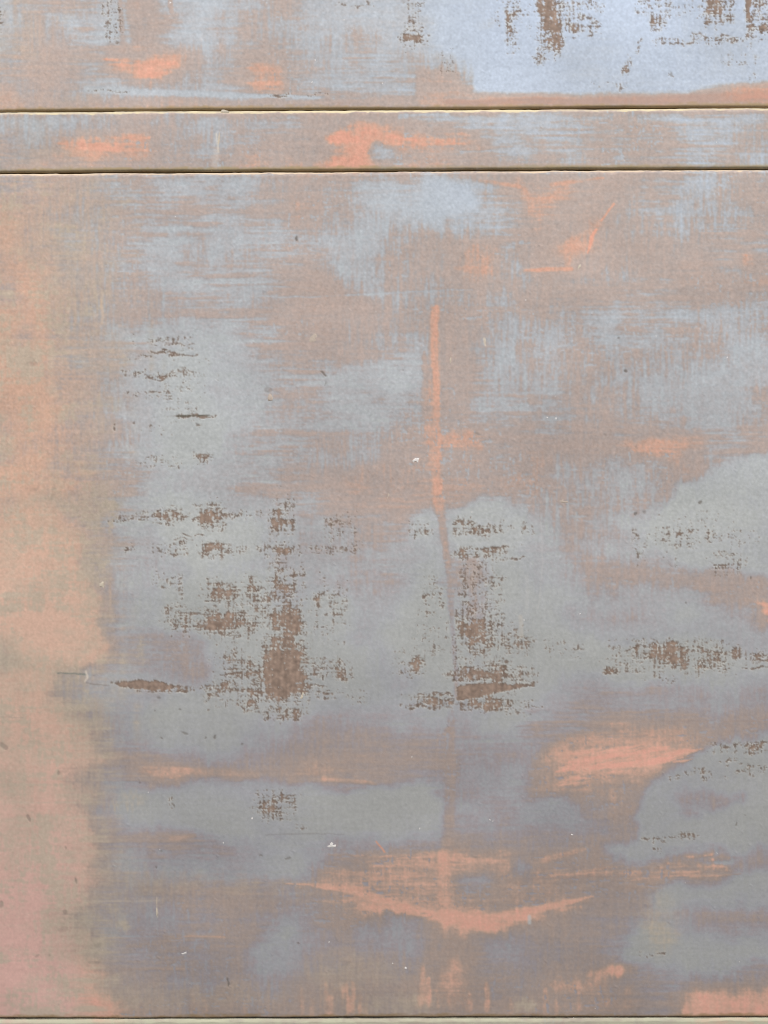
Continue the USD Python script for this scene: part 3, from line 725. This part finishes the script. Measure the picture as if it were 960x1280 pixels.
chip("panel_001", "paint_chip", 392, 424, 6.5, 4.5, tan, 1, 0.5, .25, "broad tan flake")
chip("panel_001", "paint_chip_001", 415, 1056, 5, 3, white, 2, .2, .5, "white flake at the foot of a grey patch")
chip("panel_001", "paint_chip_002", 519, 575, 4.2, 3.2, white, 3, .1, .6, "white flake left of the orange drip")
chip("panel_001", "paint_chip_003", 231, 1191, 4.5, 1.5, white, 4, .25, .6, "slim white flake low on the panel")
chip("panel_001", "paint_chip_004", 704, 627, 6.5, 3, tan, 5, 0, .3)
chip("panel_001", "paint_chip_005", 485, 620, 3, 4, tan, 6, 0, .3)
chip("rail", "paint_chip", 282, 139.5, 5.5, 2.4, cream, 7, -.2, .35, "cream flake stuck on the upper edge")
chip("panel_001", "paint_chip_006", 606, 427, 1.2, 5.5, cream, 8, .1, .6)
chip("panel_001", "paint_chip_007", 563, 451, 1.4, 4, cream, 9, -.1, .6)
chip("panel_001", "paint_chip_008", 724, 334, 1.5, 4.2, cream, 10, -.4, .6)
chip("panel_001", "paint_chip_009", 338, 497, 4, 4.5, tan, 11, .6, .4)
chip("panel_001", "paint_chip_010", 196, 1135, 1.0, 11, cream, 12, 0, .5, "thin pale run")
chip("rail", "paint_chip_001", 273, 180, 1.2, 11, cream, 13, -.08, .5, "thin pale run")
chip("panel_001", "paint_chip_011", 378, 869, 1.4, 4.5, cream, 14, -.3, .6)
chip("panel_001", "paint_chip_012", 128, 731, 4, 4, cream, 15, 0, .3)

FLECKS = {"panel": [(222, 78, 1.5), (394, 75, 1.8), (18, 90, 2), (72, 92, 1.5), (345, 9, 1), (213, 4, 3), (430, 25, 1.2), (390, 103, 1.8), (478, 105, 2.5), (640, 70, 1), (941, 117, 1.3), (604, 121, 1.5), (520, 90, 1), (250, 16, 1), (160, 40, 1), (110, 60, 1.2), (705, 98, .9), (860, 70, .9)],
          "rail": [(374, 183, 2.2), (901, 183, 1.8), (896, 178, 1.4), (649, 203, 2.4), (166, 208, 1.8), (545, 183, 1.8), (520, 187, 2), (533, 181, 1.8), (115, 209, 2), (60, 202, 1.5), (46, 206, 1.2), (240, 170, 1.2), (335, 174, 1), (700, 175, 1), (780, 190, 1.2), (830, 165, 1), (855, 143, 1.3), (20, 150, 1.2), (100, 146, 1.2), (410, 150, 1), (560, 147, 1.2), (640, 155, 1)],
          "panel_001": [(53, 273, 1.8), (118, 243, 1.6), (154, 292, 1.3), (173, 297, 1.3), (219, 271, 1.6), (228, 336, 1.6), (167, 368, 2.3), (45, 346, 1.8), (160, 313, 1.4), (217, 306, 1.6), (369, 363, 2.4), (113, 450, 1.5), (83, 498, 1.5), (197, 594, 1.6), (111, 605, 1.7), (140, 770, 1.6), (147, 753, 1.3), (725, 767, 1.8), (657, 766, 1.0), (695, 523, 1.6), (684, 522, 1.3), (694, 496, 1.6), (677, 545, 1.6), (659, 498, 1.3), (909, 447, 1.8), (659, 439, 1.6), (657, 375, 1.8), (885, 318, 1.3), (714, 331, 1.6), (778, 676, 1.2), (640, 622, 1.4), (498, 620, 1.3), (425, 598, 1.2), (502, 745, 1.8), (545, 745, 1.2), (533, 930, 1.4), (515, 946, 2), (802, 953, 1.4), (769, 897, 2), (896, 1066, 2), (856, 1103, 2), (834, 1157, 2), (803, 1161, 2), (938, 1198, 1.8), (924, 1202, 2), (646, 1168, 1.4), (645, 1185, 1.8), (733, 1181, 1.6), (657, 1227, 1.2), (852, 1223, 1.2), (744, 1260, 1.8), (411, 1177, 2.2), (380, 1175, 2), (491, 1204, 1.3), (507, 1210, 3), (398, 1222, 1.2), (456, 1226, 1.2), (161, 1266, 1.8), (137, 1116, 1.8), (110, 1205, 1.3), (279, 1053, 2.4), (200, 1062, 2.2), (470, 1040, 1.6), (180, 931, 1.5), (185, 990, 1.4), (315, 1023, 2), (388, 1055, 1.2), (612, 1024, 2.8), (668, 1046, 3), (715, 1043, 3), (616, 1026, 2), (525, 1035, 2), (300, 300, 1.2), (430, 330, 1.6), (452, 385, 1.4), (470, 390, 1.2), (330, 285, 1.5), (445, 270, 1.4), (530, 290, 1.2), (655, 250, 1.1), (740, 275, 1.1), (800, 255, 1.2), (560, 230, 1.2), (240, 235, 1.3), (70, 255, 1.2), (320, 250, 1.3), (205, 240, 1.3), (680, 300, 1.0), (880, 360, 1.1), (820, 420, 1.0), (950, 505, 1.5), (955, 500, 1.3), (535, 1063, 1.2), (420, 655, 1.2), (920, 915, .9), (655, 775, 1.1), (740, 560, 1), (590, 640, 1), (30, 430, 1.2), (57, 560, 1.2), (15, 520, 1.3), (250, 610, 1)]}
for parent, spots in FLECKS.items():
    m = trimesh.util.concatenate([flake(x, y, r_ * rng.uniform(.35, .65), r_ * rng.uniform(.4, .9), 100 + k, rng.uniform(-.8, .8), .5) for k, (x, y, r_) in enumerate(spots)])
    p = usdkit.mesh(stage, f"/World/panelled_wall/{parent}/paint_flecks", m, white, smooth=40)
    say(p.GetPrim(), kind="stuff")
